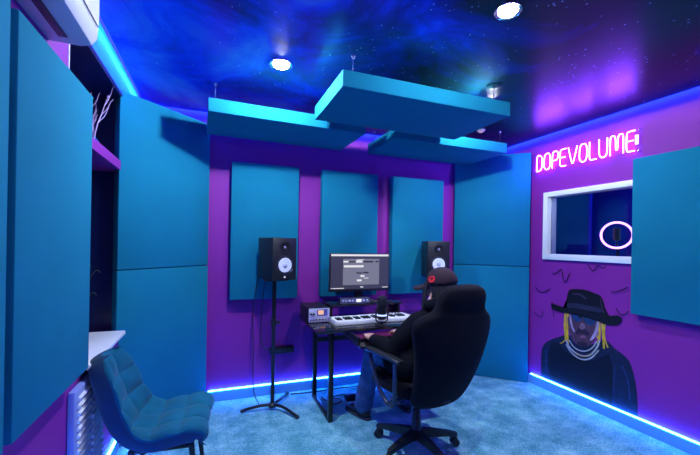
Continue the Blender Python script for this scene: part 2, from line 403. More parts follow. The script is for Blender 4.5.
for i in range(22):
    a = random.uniform(0, 2*pi); o_ = random.uniform(.04, .11); hh = random.uniform(.16, .40)
    p0 = V((0, 0, .085)); p1 = V((cos(a)*o_*.4, sin(a)*o_*.4, .085+hh*.7)); p2 = V((cos(a)*o_, sin(a)*o_, .085+hh)); p3 = V((cos(a)*o_*1.25, sin(a)*o_*1.25, .06+hh))
    tube(b, chaikin([p0, p1, p2, p3]), .0025, 5)
obj('leaves', b, M['leaf'], t)

# ------------------------------------------------------------------ radiator cover
t = thing('radiator_cover', 'white louvred radiator cover low on the left wall behind the teal chair', 'radiator', (X0, 1.895, .07))
mr_ = mat('led_lit_enamel', (.30, .36, .75), .4)  # white cover; the blue LED light on its body is painted into this colour
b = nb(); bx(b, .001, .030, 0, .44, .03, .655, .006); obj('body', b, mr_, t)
for (y0, y1) in ((.03, .20), (.24, .41)):
    b = nb()
    for i in range(17):
        z = .06+i*.0340
        box(b, (.034, (y0+y1)/2, z+.008), (.014, y1-y0, .015), rot=(0, R(28), 0))
    obj('louvre_panel', b, M['white'], t, smooth=False)
b = nb(); 

b.free()

# ------------------------------------------------------------------ pictures on the right wall (painted flat on it)
F_, YAW, RL, PX, PY = 359., R(20.7), R(1.0), 350., 243.7
def ray(x, y):
    u = x-PX; v = PY-y; a = u*cos(RL)-v*sin(RL); c = v*cos(RL)+u*sin(RL)
    return (a*cos(YAW)+F_*sin(YAW), -a*sin(YAW)+F_*cos(YAW), c)
def onwall(x, y, X=X1):
    r = ray(x, y); k = X/r[0]; return V((X, r[1]*k, H_EYE+r[2]*k))
mural = thing('wall_mural', 'painted man in a wide black hat, sunglasses and chains on the purple wall', 'mural', (X1, 2.3, .1))
lay = [0]
def paint(name, polys, m, smooth=2, lines=None):
    lay[0] += 1; b = nb(); d = X1-.0006*lay[0]-.0005
    for p in polys:
        pts = [onwall(x, y, d) for x, y in p]
        if smooth: pts = chaikin(pts, smooth, True)
        f = b.faces.new([b.verts.new(q) for q in pts]); bmesh.ops.triangulate(b, faces=[f])
    if lines and len(lines) > 1 and not polys:
        b.free(); lay[0] -= 1
        for ln in lines: lay[0] += .08; o = paint(name, [], m, smooth, [ln]); lay[0] -= 1
        lay[0] += 1
        return o
    for (pts, r) in (lines or []):
        q = chaikin([onwall(x, y, d) for x, y in pts], 2)
        n = len(q); vs = []
        for i, p in enumerate(q):
            t_ = (q[min(i+1, n-1)]-q[max(i-1, 0)]).normalized(); s = V((0, -t_.z, t_.y))*r*(1 if 0 < i < n-1 else .4)
            vs.append((b.verts.new(p+s), b.verts.new(p-s)))
        for a, c in zip(vs, vs[1:]): b.faces.new((a[0], a[1], c[1], c[0]))
    return obj(name, b, m, mural, smooth=False, world=True)
def paintm(n, c): return mat(n, c, .6, spec=.3, var=.25, vscale=25)
paint('shirt', [[(541, 376), (541, 372), (541, 352), (543, 345), (549, 340), (562, 336), (568, 333), (580, 345), (596, 344), (605, 338), (618, 352), (628, 358), (633, 370), (637, 390), (638, 412), (638, 417), (634, 415), (600, 401), (560, 384), (545, 378)]], paintm('navy_shirt_paint', (.006, .014, .055)), 1)
paint('shirt_shade', [[(549, 345), (556, 341), (566, 352), (580, 362), (600, 360), (612, 352), (613, 404), (610, 404), (552, 380), (549, 378)]], paintm('black_vest_paint', (.002, .004, .018)), 1)
paint('shirt_fold', [], paintm('shirt_fold_paint', (.012, .04, .14)), lines=[([(546, 350), (546, 372)], .006), ([(622, 366), (628, 380), (630, 400)], .006), ([(615, 365), (613, 394)], .003)])
ylw = paintm('yellow_lock_paint', (.62, .40, .03))
paint('hair', [], ylw, lines=[([(565.5, 312), (564.5, 325), (566, 341)], .011), ([(568, 313), (567, 330), (568, 344)], .010), ([(565, 340), (562, 343), (560, 343)], .004), ([(599, 320), (600, 334), (598, 345)], .010),
      ([(602, 318), (603, 333), (604, 349)], .009), ([(605, 322), (604, 338), (608, 348)], .006), ([(597, 322), (596, 335), (599, 340)], .006)])
paint('face', [[(567, 312), (599, 318), (598, 332), (594, 342), (587, 347), (578, 346), (571, 338), (568, 328)]], paintm('face_paint', (.09, .04, .08)))
fl = paintm('face_light_paint', (.42, .30, .48))
paint('face_highlight', [[(597, 320), (599.5, 321), (598, 333), (593, 340), (589, 341), (592, 336), (595, 331)]], fl)
paint('face_highlight', [[(569, 314), (571, 315), (572, 324), (576, 334), (571, 329)]], fl)
paint('face_shade', [[(575, 331), (581, 327), (588, 331), (589, 336), (584, 334), (578, 333), (576, 336)], [(576, 341), (589, 343), (586, 347), (578, 346)]], paintm('beard_paint', (.03, .015, .05)))
paint('lips', [[(579, 336), (583, 335), (587, 337), (583, 339)]], paintm('lip_paint', (.22, .08, .16)))
paint('sunglasses', [[(571, 313), (582, 315), (582, 320), (578, 323), (573, 320)], [(583, 315.5), (596, 318), (595.5, 323), (590, 326), (584, 322)]], paintm('lens_paint', (.012, .045, .16)), 1)
ls = paintm('lens_shade_paint', (.003, .006, .02))
paint('lens_shade', [[(576, 313), (582, 315), (581, 319)]], ls, 0)
paint('lens_shade', [[(588, 316), (596, 318), (594, 321)]], ls, 0)
paint('nose', [[(581, 323), (584, 323), (586, 328), (582, 330), (579, 328)]], paintm('nose_paint', (.22, .12, .20)), 1)
paint('necklace', [], paintm('chain_paint', (.42, .45, .5)), lines=[([(566, 340), (570, 349), (580, 356), (590, 356), (597, 348), (600, 340)], .007), ([(566, 344), (571, 353), (581, 360), (591, 359), (599, 350)], .006), ([(569, 340), (574, 348), (583, 352), (592, 349), (597, 341)], .005)])
paint('necklace_gold', [], ylw, lines=[([(575, 353), (583, 357), (592, 354)], .003)])
hatm = paintm('black_hat_paint', (.003, .004, .014))
paint('hat', [[(551, 301), (554, 304.5), (562, 306.5), (567, 309), (566, 302), (568, 291), (571, 289), (578, 289), (587, 290), (594, 293), (600, 295), (603, 300), (605, 310), (609, 316), (613, 315.5), (618, 315), (622, 318), (621, 323), (615, 325.5), (606, 325), (597, 321), (585, 317), (570, 314), (558, 311.5), (552, 309)]], hatm, 1)
paint('hat_crease', [], paintm('hat_sheen_paint', (.05, .03, .08)), lines=[([(572, 294), (580, 294), (586, 299)], .006), ([(600, 298), (602, 308), (604, 313)], .004)])
paint('hat_band', [[(567, 303), (575, 303), (590, 306), (601, 308), (602, 313), (590, 311), (575, 308), (567, 308)]], paintm('hat_band_paint', (.02, .022, .06)), 1)
sq = paintm('black_brush_paint', (.02, .003, .05))
for pts in ([(552, 273), (556, 274), (560, 269), (562, 270), (563, 280), (566, 283), (569, 274), (571, 273)], [(588, 264), (591, 270), (594, 271), (597, 265), (600, 266), (604, 269), (606, 265)],
            [(535, 286), (538, 291), (543, 293), (550, 289)], [(611, 292), (618, 292), (628, 287)], [(534, 312), (538, 316), (542, 317), (543, 311)], [(616, 308), (620, 315), (624, 315), (629, 311)],
            [(552, 302), (551, 306), (553, 311)], [(553, 311), (554, 317)]):
    paint('brush_mark', [], sq, lines=[(pts, .0042)])

# ------------------------------------------------------------------ neon sign
L = {'D': [[(0, 0), (0, 1), (.6, 1), (1, .8), (1, .2), (.6, 0), (0, 0)]],
     'O': [[(0, .2), (0, .8), (.25, 1), (.75, 1), (1, .8), (1, .2), (.75, 0), (.25, 0), (0, .2)]],
     'P': [[(0, 0), (0, 1), (.7, 1), (1, .9), (1, .55), (.7, .45), (.02, .45)]],
     'E': [[(1, 1), (.15, 1), (0, .9), (0, .1), (.15, 0), (1, 0)], [(0, .52), (.85, .52)]],
     'V': [[(0, 1), (.42, .04), (.58, .04), (1, 1)]],
     'L': [[(0, 1), (0, .12), (.15, 0), (1, 0)]],
     'U': [[(0, 1), (0, .2), (.25, 0), (.75, 0), (1, .2), (1, 1)]],
     'M': [[(0, 0), (0, .9), (.1, 1), (.3, 1), (.42, .85), (.42, .32), (.5, .2), (.58, .32), (.58, .85), (.7, 1), (.9, 1), (1, .9), (1, 0)]]}
t = thing('neon_sign', 'glowing pink neon letters on clear acrylic high on the purple right wall', 'neon sign', (X1-.012, 2.3, 2.16))
y = 2.745; hgt = .158
for ch in 'DOPEVOLUME':
    w_ = {'V': .088, 'M': .105, 'D': .066, 'P': .062, 'L': .062, 'E': .062}.get(ch, .070)*.985
    b = nb()
    for s in L[ch]:
        pts = [V((-.018, y-2.3-px_*w_, .004+pz*hgt)) for px_, pz in s]
        tube(b, chaikin(pts, 2), .0037, 8)
    obj('neon_letter', b, M['neon'], t); y -= w_+.0225
b = nb(); bx(b, -.004, -.001, y-2.3-.015, 2.785-2.3, -.015, .178); obj('backing_sheet', b, M['acrylic'], t)
for yy in (y-2.3, .47):
    for zz in (0, .165): b = nb(); cyl(b, (-.012, yy, zz), (.010, yy, zz), .006); obj('standoff', b, M['chrome'], t)
b = nb(); bx(b, -.022, -.004, y-2.3+.002, y-2.3+.022, .05, .125, .004); obj('power_box', b, emis('connector_glare', (.7, .5, 1), 2.5), t)  # the box is no lamp; emission stands in for the glare on it

# ------------------------------------------------------------------ ring lamp in the booth
t = thing('ring_lamp', 'glowing pink ring lamp on a stand seen through the control window', 'lamp', (4.0, 2.57, 0))
dirv = V((4.0, 2.57, 0)).normalized()
b = nb(); torus(b, (0, 0, 1.54), dirv, .136, .011, 40, 10); obj('ring_tube', b, M['ring'], t)
b = nb(); cyl(b, (0.02, 0, 0.02), (.02, 0, 1.39), .012)
for k in range(3): cyl(b, (.02, 0, .3), (.02+.3*cos(k*2.1), .3*sin(k*2.1), .012), .009)
obj('stand', b, M['blackmetal'], t)
b = nb(); box(b, (.0, 0, 1.55), (.02, .07, .13), bev=.006); obj('phone_holder', b, M['black'], t)
b = nb(); tube(b, [(.02, 0, 1.38), (.0, 0, 1.45), (0, 0, 1.5)], .006); obj('holder_arm', b, M['blackmetal'], t)
d = bpy.data.lights.new('booth_lamp', 'AREA'); d.energy = 9; d.color = (.12, .18, 1); d.size = .5
o = bpy.data.objects.new('booth_lamp', d); C.objects.link(o); o.location = (4.0, 2.3, 2.46)

# ------------------------------------------------------------------ desk
DX0, DX1, DY0, DY1, DZ = .735, 2.02, 2.62, 3.22, .73
t = thing('desk', 'black desk with rectangular metal loop legs and a pull-out keyboard tray', 'desk', (.735, 2.62, 0))
b = nb(); bx(b, DX0, DX1, DY0, DY1, DZ-.022, DZ, .003); obj('desk_top', b, M['desk'], t, world=True)
for x in (.872, 1.90):
    b = nb()
    for y_ in (2.685, 3.165): bx(b, x-.018, x+.018, y_-.018, y_+.018, .0, DZ-.022, .002)
    bx(b, x-.018, x+.018, 2.703, 3.147, .0, .03, .002); bx(b, x-.018, x+.018, 2.703, 3.147, DZ-.055, DZ-.022, .002)
    obj('leg_frame', b, M['blackmetal'], t, world=True)
b = nb(); bx(b, 1.0, 1.80, 2.40, 2.78, .640, .655, .003); obj('keyboard_tray', b, M['desk'], t, world=True)
for x in (1.01, 1.79): b = nb(); bx(b, x-.008, x+.008, 2.45, 3.0, .655, .708, .001); obj('tray_rail', b, M['blackmetal'], t, world=True)
b = nb(); bx(b, .89, 1.88, 3.16, 3.175, .50, .54); obj('cross_bar', b, M['blackmetal'], t, world=True)
# riser
t = thing('monitor_shelf', 'low black riser shelf at the back of the desk under the monitor', 'shelf', (1.3, 3.06, DZ))
b = nb(); bx(b, .945, 1.64, 2.94, 3.21, .855, .870, .003); obj('shelf_board', b, M['desk'], t, world=True)
for x in (.96, 1.62):
    b = nb(); bx(b, x-.012, x+.012, 2.97, 3.18, DZ+.0005, .855, .002); obj('leg', b, M['blackmetal'], t, world=True)
# monitor
def aty(x, y, Y):
    r = ray(x, y); k = Y/r[1]; return V((r[0]*k, Y, H_EYE+r[2]*k))
MY = 3.05
t = thing('monitor', 'widescreen computer monitor showing a grey program window, standing on the riser', 'monitor', (1.25, MY, .870), R(0))
ml, mr2, mz0, mz1 = .965, 1.555, .965, 1.312
b = nb(); bx(b, ml, mr2, MY, MY+.03, mz0, mz1, .005); obj('bezel', b, M['black'], t, world=True)
b = nb(); bx(b, 1.22, 1.30, MY+.03, MY+.05, .885, 1.2, .003); bx(b, 1.14, 1.38, MY-.06, MY+.12, .8705, .882, .004); obj('stand', b, M['black'], t, world=True)
scr = nb(); bx(scr, ml+.010, mr2-.010, MY-.0015, MY, mz0+.022, mz1-.008)
scr = obj('screen', scr, emis('screen_dark', (.055, .05, .12), .55), t, world=True)
def srect(u0, u1, v0, v1, k, name, m):
    sx0, sx1, sz0, sz1 = ml+.010, mr2-.010, mz0+.022, mz1-.008
    if not isinstance(u0, list): u0 = [(u0, u1, v0, v1)]
    for (a, c, e, f) in u0: b = nb(); bx(b, sx0+(sx1-sx0)*a, sx0+(sx1-sx0)*c, MY-.0015-.0006*k, MY-.0015-.0006*(k-1), sz1-(sz1-sz0)*f, sz1-(sz1-sz0)*e); obj(name, b, m, scr, smooth=False, world=True)
srect(.0, 1, .0, .055, 1, 'menu_bar', emis('screen_white', (.9, .88, .95), .85))
srect(.20, .83, .13, .88, 1, 'program_window', emis('screen_grey', (.20, .20, .29), .85))
srect([(.205, .29, .19, .235), (.42, .53, .17, .24), (.215, .55, .315, .375), (.44, .56, .145, .16), (.50, .57, .60, .655), (.44, .52, .725, .78), (.56, .64, .68, .70), (.0, .02, .955, .975), (.03, .22, .96, .98), (.89, .99, .955, .975), (.5, .55, .93, .96)], 0, 0, 0, 2, 'text_line', emis('screen_text_white', (.9, .9, .95), .85))
srect([(.30, .41, .20, .235), (.55, .72, .19, .235), (.76, .82, .19, .23), (.43, .52, .52, .56), (.54, .64, .51, .55)], 0, 0, 0, 2, 'dark_text', emis('screen_dark_text', (.01, .01, .03), .5))
# rack interface on the riser
t = thing('audio_interface', 'slim rack audio interface with lit white display on the riser below the monitor', 'audio interface', (1.15, 2.95, .8705))
b = nb(); bx(b, 1.03, 1.31, 2.945, 2.985, .8715, .925, .003); obj('case', b, M['black'], t, world=True)
b = nb(); bx(b, 1.03, 1.31, 2.941, 2.945, .8725, .924); fp = obj('faceplate', b, mat('dark_faceplate', (.10, .10, .2), .4), t, world=True)
b = nb(); bx(b, 1.18, 1.228, 2.939, 2.941, .887, .912); obj('display', b, emis('interface_display', (.8, .85, 1), 1.3), t, world=True)
for i, x in enumerate((1.055, 1.085, 1.115, 1.145, 1.25, 1.285)):
    b = nb(); cyl(b, (x, 2.941, .899), (x, 2.931, .899), .0095, .008, 14); obj('knob', b, M['silver'], t, world=True)
# left outboard unit
t = thing('preamp_unit', 'small boxy preamp with silver blue faceplate and amber meter, left corner of desk', 'preamp', (.81, 3.0, DZ))
b = nb(); bx(b, .742, .925, 2.915, 3.21, DZ+.0055, DZ+.125, .004); bx(b, .76, .91, 2.93, 3.15, DZ+.0005, DZ+.0055); obj('case', b, M['black'], t, world=True)
b = nb(); bx(b, .745, .925, 2.908, 2.915, DZ+.006, DZ+.122, .002); obj('faceplate', b, M['silver'], t, world=True)
b = nb(); bx(b, .815, .905, 2.9065, 2.908, DZ+.060, DZ+.112); obj('meter_surround', b, mat('blue_plate', (.12, .12, .45), .4), t, world=True)
b = nb(); bx(b, .824, .872, 2.905, 2.9065, DZ+.070, DZ+.106); obj('meter', b, emis('amber_meter', (1, .55, .35), .9), t, world=True)
for (x, z, r_) in ((.762, .078, .009), (.785, .078, .009), (.757, .03, .007), (.782, .03, .007), (.808, .03, .007), (.835, .03, .007), (.862, .03, .007), (.89, .03, .007), (.91, .045, .006)):
    b = nb(); cyl(b, (x, 2.908, DZ+z), (x, 2.892, DZ+z), r_, r_*.85, 14); obj('knob', b, M['black'] if z > .05 else M['chrome'], t, world=True)
# piano keyboard
t = thing('piano_keyboard', 'white piano keyboard with black keys lying across the desk in front of monitor', 'keyboard', (.925, 2.745, DZ+.0005), R(1.5))
KW, KD, KH = .725, .175, .045
wk = mat('white_keys', (.95, .92, .97), .3)
b = nb(); bx(b, 0, KW, 0, .012, 0, KH-.012, .003); bx(b, 0, .018, 0, KD, 0, KH, .004); bx(b, KW-.018, KW, 0, KD, 0, KH, .004); bx(b, 0, KW, KD-.055, KD, 0, KH, .004); bx(b, 0, KW, 0, KD, 0, .012, .003)
obj('body', b, M['white'], t)
nk = 29; kw = (KW-.036)/nk
for i in range(nk): b = nb(); bx(b, .018+i*kw+.0006, .018+(i+1)*kw-.0006, .004, KD-.055, .014, KH-.008, .001); obj('white_key', b, wk, t)
for i in range(nk-1):
    if i % 7 in (2, 6): continue
    b = nb(); bx(b, .018+(i+1)*kw-.0075, .018+(i+1)*kw+.0075, .042, KD-.056, KH-.010, KH+.004, .001); obj('black_key', b, M['black'], t)
for i in range(9): b = nb(); cyl(b, (.40+i*.033, KD-.028, KH-.001), (.40+i*.033, KD-.028, KH+.011), .007, .006, 12); obj('control_knob', b, M['pot'], t)
# microphone
t = thing('microphone', 'black desktop microphone with a lit ring on a round base before the keyboard', 'microphone', (1.295, 2.66, DZ+.0005))
t.scale = (1.2, 1.2, 1.2)
b = nb(); lathe(b, [(.045, 0), (.046, .008), (.012, .014), (.009, .03)], (0, 0, 0)); obj('base', b, M['black'], t)
b = nb(); tube(b, [(-.043, 0, .11), (-.043, 0, .04), (-.03, 0, .026), (0, 0, .022), (.03, 0, .026), (.043, 0, .04), (.043, 0, .11)], .005); cyl(b, (-.05, 0, .11), (.05, 0, .11), .008); obj('yoke', b, M['blackmetal'], t)
b = nb(); lathe(b, [(.025, .045), (.032, .05), (.033, .12), (.036, .125), (.036, .17), (.030, .195), (.012, .205)], (0, 0, 0)); obj('body', b, M['black'], t)
b = nb(); lathe(b, [(.0335, .070), (.0345, .071), (.0345, .080), (.0335, .081)], (0, 0, 0)); obj('light_ring', b, emis('mic_ring_glow', (.45, .55, 1), 1.6), t)
b = nb(); tube(b, [(.02, .0, .15), (.06, .02, .165), (.10, .03, .15)], [.012, .010, .014]); tube(b, [(-.02, .0, .16), (-.06, .02, .17), (-.09, .03, .185)], [.008, .007, .006]); obj('shock_arm', b, M['black'], t)
# computer keyboard on the tray
t = thing('computer_keyboard', 'red lit computer keyboard on the black pull-out tray under the left hand', 'keyboard', (1.055, 2.525, .6555), R(4))
b = nb(); bx(b, 0, .44, 0, .135, 0, .018, .004); obj('body', b, mat('wine_plastic', (.012, .003, .014), .4), t)
b = nb()
for j in range(6):
    for i in range(19): bx(b, .009+i*.0225, .025+i*.0225, .009+j*.0205, .023+j*.0205, .018, .025, .001)
obj('keys', b, mat('lit_keys', (.08, .01, .07), .4, emit=(.8, .08, .6), es=.07), t, smooth=False)

# ------------------------------------------------------------------ loudspeakers
def speaker(loc, rz, label, S_=1):
    t = thing('loudspeaker', label, 'loudspeaker', loc, rz, 'black studio loudspeakers')
    w, h, d = .215*S_, .345*S_, .275*S_
    b = nb(); bx(b, -w/2, w/2, -d/2, d/2, 0, h, .006); obj('cabinet', b, M['black'], t)
    f = -d/2; A = (0, -1, 0); wz = h*.36; tz = h*.77
    b = nb(); lathe(b, [(.078*S_, 0), (.078*S_, .004), (.069*S_, .005), (.068*S_, -.0005)], (0, f, wz), A); obj('woofer_ring', b, mat('dark_ring', (.03, .03, .05), .3), t)
    b = nb(); lathe(b, [(.058*S_, .0005), (.060*S_, .006), (.052*S_, .008), (.030*S_, .0025), (.022*S_, .002)], (0, f, wz), A)
    wf = obj('woofer_cone', b, M['cone'], t)
    b = nb(); ball(b, (0, f-.003, wz), (.021*S_, .010*S_, .021*S_)); obj('dust_cap', b, mat('dust_cap', (.55, .55, .7), .4), wf)
    b = nb(); lathe(b, [(.046*S_, 0), (.046*S_, .003), (.030*S_, .0015), (.028*S_, .0008)], (0, f, tz), A); obj('tweeter_plate', b, M['blackmetal'], t)
    b = nb(); ball(b, (0, f-.001, tz), (.013*S_, .008*S_, .013*S_)); obj('tweeter', b, mat('tweeter_dome', (.2, .18, .3), .25), t)
    b = nb(); cyl(b, (0, f-.0005, h*.08), (0, f-.002, h*.08), .0075*S_, None, 16)
    for k in range(3):
        a = pi/2+k*2*pi/3; box(b, (cos(a)*.006*S_, f-.002, h*.08+sin(a)*.006*S_), (.0025, .001, .007), rot=(0, -a+pi/2, 0))
    obj('badge', b, emis('lit_badge', (.8, .8, 1), .9), t)
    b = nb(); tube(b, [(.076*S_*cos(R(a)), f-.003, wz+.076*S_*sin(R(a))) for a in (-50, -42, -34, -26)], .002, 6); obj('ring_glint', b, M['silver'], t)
    return t
speaker((.495, 3.04, 1.093), R(18), 'black loudspeaker with white cone on a pole stand left of the desk')
speaker((2.07, 3.06, 1.093), R(-20), 'black loudspeaker with white cone on the right, half hidden by the cap')
def stand(loc, ztop, label, rz=0):
    t = thing('speaker_stand', label, 'speaker stand', loc, rz, 'black loudspeaker pole stands')
    b = nb(); cyl(b, (0, 0, .03), (0, 0, ztop-.008), .0165); obj('pole', b, M['blackmetal'], t)
    b = nb(); bx(b, -.09, .09, -.09, .09, ztop-.008, ztop-.0005, .002); obj('top_plate', b, M['blackmetal'], t)
    b = nb(); cyl(b, (0, 0, .70), (0, 0, .76), .024); obj('collar', b, M['black'], t)
    b = nb(); cyl(b, (.02, 0, .73), (.05, -.01, .73), .008, .014); obj('clamp_knob', b, M['black'], t)
    b = nb(); lathe(b, [(.03, .022), (.032, .05), (.02, .06)], (0, 0, 0)); obj('hub', b, M['black'], t)
    for (x, y_) in ((-.24, .02), (.165, -.22), (.175, .255)):
        b = nb(); tube(b, chaikin([(0, 0, .042), (x*.4, y_*.25, .046), (x*.8, y_*.75, .028), (x, y_, .014)]), [.013]*13 if False else .0125)
        lg = obj('leg', b, M['blackmetal'], t)
        b = nb(); ball(b, (x, y_, .0135), (.018, .018, .0132), seg=10); obj('rubber_foot', b, M['black'], lg)
stand((.476, 3.035, 0), 1.0925, 'black pole stand with three splayed legs under the left loudspeaker')
stand((2.18, 3.04, 0), 1.118, 'black pole stand under the right loudspeaker, hidden behind the seated person') if False else None
t = thing('speaker_stand', 'black pole stand holding the right loudspeaker behind the seated person', 'speaker stand', (2.14, 3.09, 0), 0, 'black loudspeaker pole stands')
b = nb(); cyl(b, (0, 0, .02), (0, 0, 1.085), .0165); obj('pole', b, M['blackmetal'], t)
b = nb(); bx(b, -.17, .03, -.12, .06, 1.0845, 1.0925, .002); obj('top_plate', b, M['blackmetal'], t)
b = nb(); lathe(b, [(.12, 0), (.12, .012), (.02, .03)], (0, 0, 0)); obj('base', b, M['blackmetal'], t)
# cables and power
b = nb(); tube(b, chaikin([(.40, 3.195, 1.2), (.35, 3.225, 1.05), (.32, 3.235, .75), (.34, 3.24, .4), (.33, 3.2, .1), (.38, 3.14, .012)], 3), .004, 6); tag(obj('cable', b, M['black']), 'thin black cable hanging from the left loudspeaker to the floor', 'cable')
b = nb(); tube(b, chaikin([(.44, 3.205, 1.18), (.41, 3.235, .95), (.39, 3.24, .6), (.42, 3.25, .45), (.52, 3.30, .42)], 3), .004, 6); tag(obj('cable', b, M['black']), 'thin black cable looping from the left loudspeaker to the wall socket bar', 'cable')
t = thing('power_strip', 'black socket bar fixed low on the back wall behind the speaker stand', 'power strip', (.60, 3.33, .38))
b = nb(); bx(b, -.11, .11, -.025, .019, 0, .055, .004); obj('housing', b, M['black'], t)
for k in range(4):
    b = nb(); cyl(b, (-.075+k*.05, -.0255, .028), (-.075+k*.05, -.028, .028), .017, None, 16); obj('socket', b, M['pot'], t)
for i, (pts, lab) in enumerate((
    ([(.93, 3.13, .009), (.95, 3.02, .009), (1.0, 3.08, .012), (1.12, 3.0, .009), (.98, 2.93, .009), (.94, 3.0, .016), (1.05, 3.12, .009), (1.25, 3.1, .009)], 'tangled black cable lying on the carpet under the desk'),
    ([(.68, 3.27, .009), (.78, 3.26, .009), (.95, 3.25, .009), (1.15, 3.24, .02), (1.35, 3.24, .009), (1.6, 3.25, .009)], 'long black cable on the carpet along the back wall under the desk'))):
    b = nb(); tube(b, chaikin(pts, 3), .0055, 6); tag(obj('cable', b, M['black']), lab, 'cable')
b = nb(); bx(b, 1.12, 1.25, 2.97, 3.05, .001, .045, .006); tag(obj('power_adapter', b, M['black']), 'black power adapter block lying on the carpet under the desk', 'power adapter')

# ------------------------------------------------------------------ office chair
HD = R(8)     # turned a little to the left
t = thing('office_chair', 'black high-backed swivel office chair with armrests, holding the seated person', 'chair', (1.325, 2.15, 0), HD)
# local: +y forward (towards desk), x right
b = nb(); lathe(b, [(.035, .10), (.045, .07), (.045, .12), (.032, .14), (.030, .27), (.022, .28), (.022, .40)], (0, 0, 0)); obj('gas_column', b, M['black'], t)
for k in range(5):
    a = R(131+72*k)-HD
    b = nb(); d_ = V((cos(a), sin(a), 0))
    sec = []
    for s_, w_, zt, zb in ((.02, .030, .135, .075), (.12, .024, .125, .078), (.22, .020, .108, .074), (.285, .018, .095, .066), (.295, .012, .09, .07)):
        n_ = V((-d_.y, d_.x, 0)); c_ = d_*s_
        sec.append([c_+n_*w_+V((0, 0, zb)), c_+n_*w_*.8+V((0, 0, zt)), c_-n_*w_*.8+V((0, 0, zt)), c_-n_*w_+V((0, 0, zb))])
    loft(b, sec); lg = obj('base_leg', b, M['black'], t)
    b = nb(); c_ = d_*.28; n_ = V((-d_.y, d_.x, 0))
    for s_ in (-1, 1): cyl(b, c_+n_*s_*.008+V((0, 0, .028)), c_+n_*s_*.026+V((0, 0, .028)), .027, None, 18)
    cyl(b, c_+V((0, 0, .03)), c_+V((0, 0, .075)), .011); box(b, c_+V((0, 0, .05)), (.035, .04, .02), rot=(0, 0, a), bev=.006)
    obj('caster', b, M['black'], lg)
b = nb(); box(b, (0, -.02, .405), (.22, .26, .045), bev=.012); obj('seat_plate', b, M['black'], t)
def sup(cx, cy, cz, a, c, n=28, e=2.6, ax=(1, 0, 0), ay=(0, 1, 0)):
    out = []
    for k in range(n):
        th = 2*pi*k/n; x = abs(cos(th))**(2/e)*(1 if cos(th) >= 0 else -1)*a; y_ = abs(sin(th))**(2/e)*(1 if sin(th) >= 0 else -1)*c
        out.append(V((cx, cy, cz))+V(ax)*x+V(ay)*y_)
    return out
b = nb(); loft(b, [sup(0, .03, z, .255*s_, .25*s_, 32, 4) for z, s_ in ((.425, .82), (.43, .93), (.445, .99), (.475, 1), (.50, .97), (.512, .88), (.515, .6))]); obj('seat', b, M['blackfab'], t)
# back: lofted from bottom to top, reclining
bk = [  # t, half width, half depth
 (.0, .13, .022), (.02, .165, .033), (.06, .185, .045), (.13, .198, .052), (.28, .214, .056), (.43, .234, .056), (.55, .258, .054), (.64, .276, .052), (.70, .276, .050), (.745, .252, .050), (.78, .205, .050),
 (.81, .172, .050), (.85, .160, .052), (.90, .158, .052), (.95, .148, .048), (.985, .120, .038), (1.0, .080, .022)]
up = V((0, -.235, .79)); B_ = V((.0, -.215, .370)); nrm = V((0, .76, .24)).normalized()
rings = []
for (q, hw, hd) in bk:
    hw *= 1.13; hd *= 1.15
    c_ = B_+up*q+nrm*(.05*sin(pi*min(1, q*1.2))*-1+.02)
    ring = sup(c_.x, c_.y, c_.z, hw, hd, 36, 2.8, (1, 0, 0), nrm)
    for p in ring: p += nrm*(abs(p.x)/.28)**2*.045*(1 if q < .76 else .3)
    rings.append(ring)
b = nb(); loft(b, rings); obj('backrest', b, M['blackfab'], t, sub=1)
b = nb(); box(b, (0, -.21, .42), (.06, .16, .02), rot=(R(-8), 0, 0), bev=.004); obj('back_bracket', b, M['black'], t)
for s_ in (-1, 1):
    b = nb()
    lp = chaikin([(s_*.275, .17, .665), (s_*.285, .155, .60), (s_*.29, .02, .43), (s_*.285, -.07, .375), (s_*.285, -.13, .40), (s_*.30, -.155, .55), (s_*.30, -.155, .665)], 3)
    tube(b, lp, .0145, 10); cyl(b, (s_*.10, -.06, .405), (s_*.285, -.06, .385), .013)
    ar = obj('armrest_frame', b, mat('armrest_sheen_plastic', (.02, .025, .07), .3) if s_ == -1 else M['black'], t)  # bluish sheen of the left armrest is put into its base colour
    b = nb(); loft(b, [sup(s_*.285, y_-.045, .680+dz, hw, .014, 16, 3, (1, 0, 0), (0, 0, 1)) for y_, hw, dz in ((-.15, .018, 0), (-.14, .028, 0), (-.05, .032, .004), (.10, .032, .002), (.22, .027, -.006), (.25, .015, -.014))]); obj('armrest_pad', b, M['black'], ar)
b = nb(); box(b, (.245, -.26, .60), (.012, .01, .02)); obj('side_tab', b, M['red'], t)

# ------------------------------------------------------------------ person
P = thing('person', 'person in black hoodie, jeans and dark cap with red emblem, typing at the desk', 'person', (1.325, 2.15, 0), 0)
def w2(o_): return o_
pel = V((1.335, 2.10, .600)); chest = V((1.40, 2.08, .83)); neck = V((1.405, 2.085, .985)); head = V((1.462, 2.10, 1.125))
neckt = V((1.435, 2.095, 1.045))
shL, shR = V((1.265, 2.06, .885)), V((1.585, 2.12, .905))
elL, elR = V((1.12, 2.13, .695)), V((1.63, 2.32, .70))
wrL, wrR = V((1.095, 2.385, .705)), V((1.42, 2.44, .705))
hipL, hipR = V((1.235, 2.10, .605)), V((1.435, 2.13, .605))
knL, knR = V((1.165, 2.53, .565)), V((1.50, 2.56, .565))
anL, anR = V((1.150, 2.67, .10)), V((1.545, 2.68, .10))
fdir = V((-.52, .84, -.14)).normalized()              # the head looks at the monitor
def hmat():
    f = fdir; r_ = f.cross(V((0, 0, 1))).normalized(); u = r_.cross(f)
    return Matrix((r_, f, u)).transposed()
HM = hmat()
def hp(x, y_, z): return head+HM@V((x, y_, z))
b = nb()
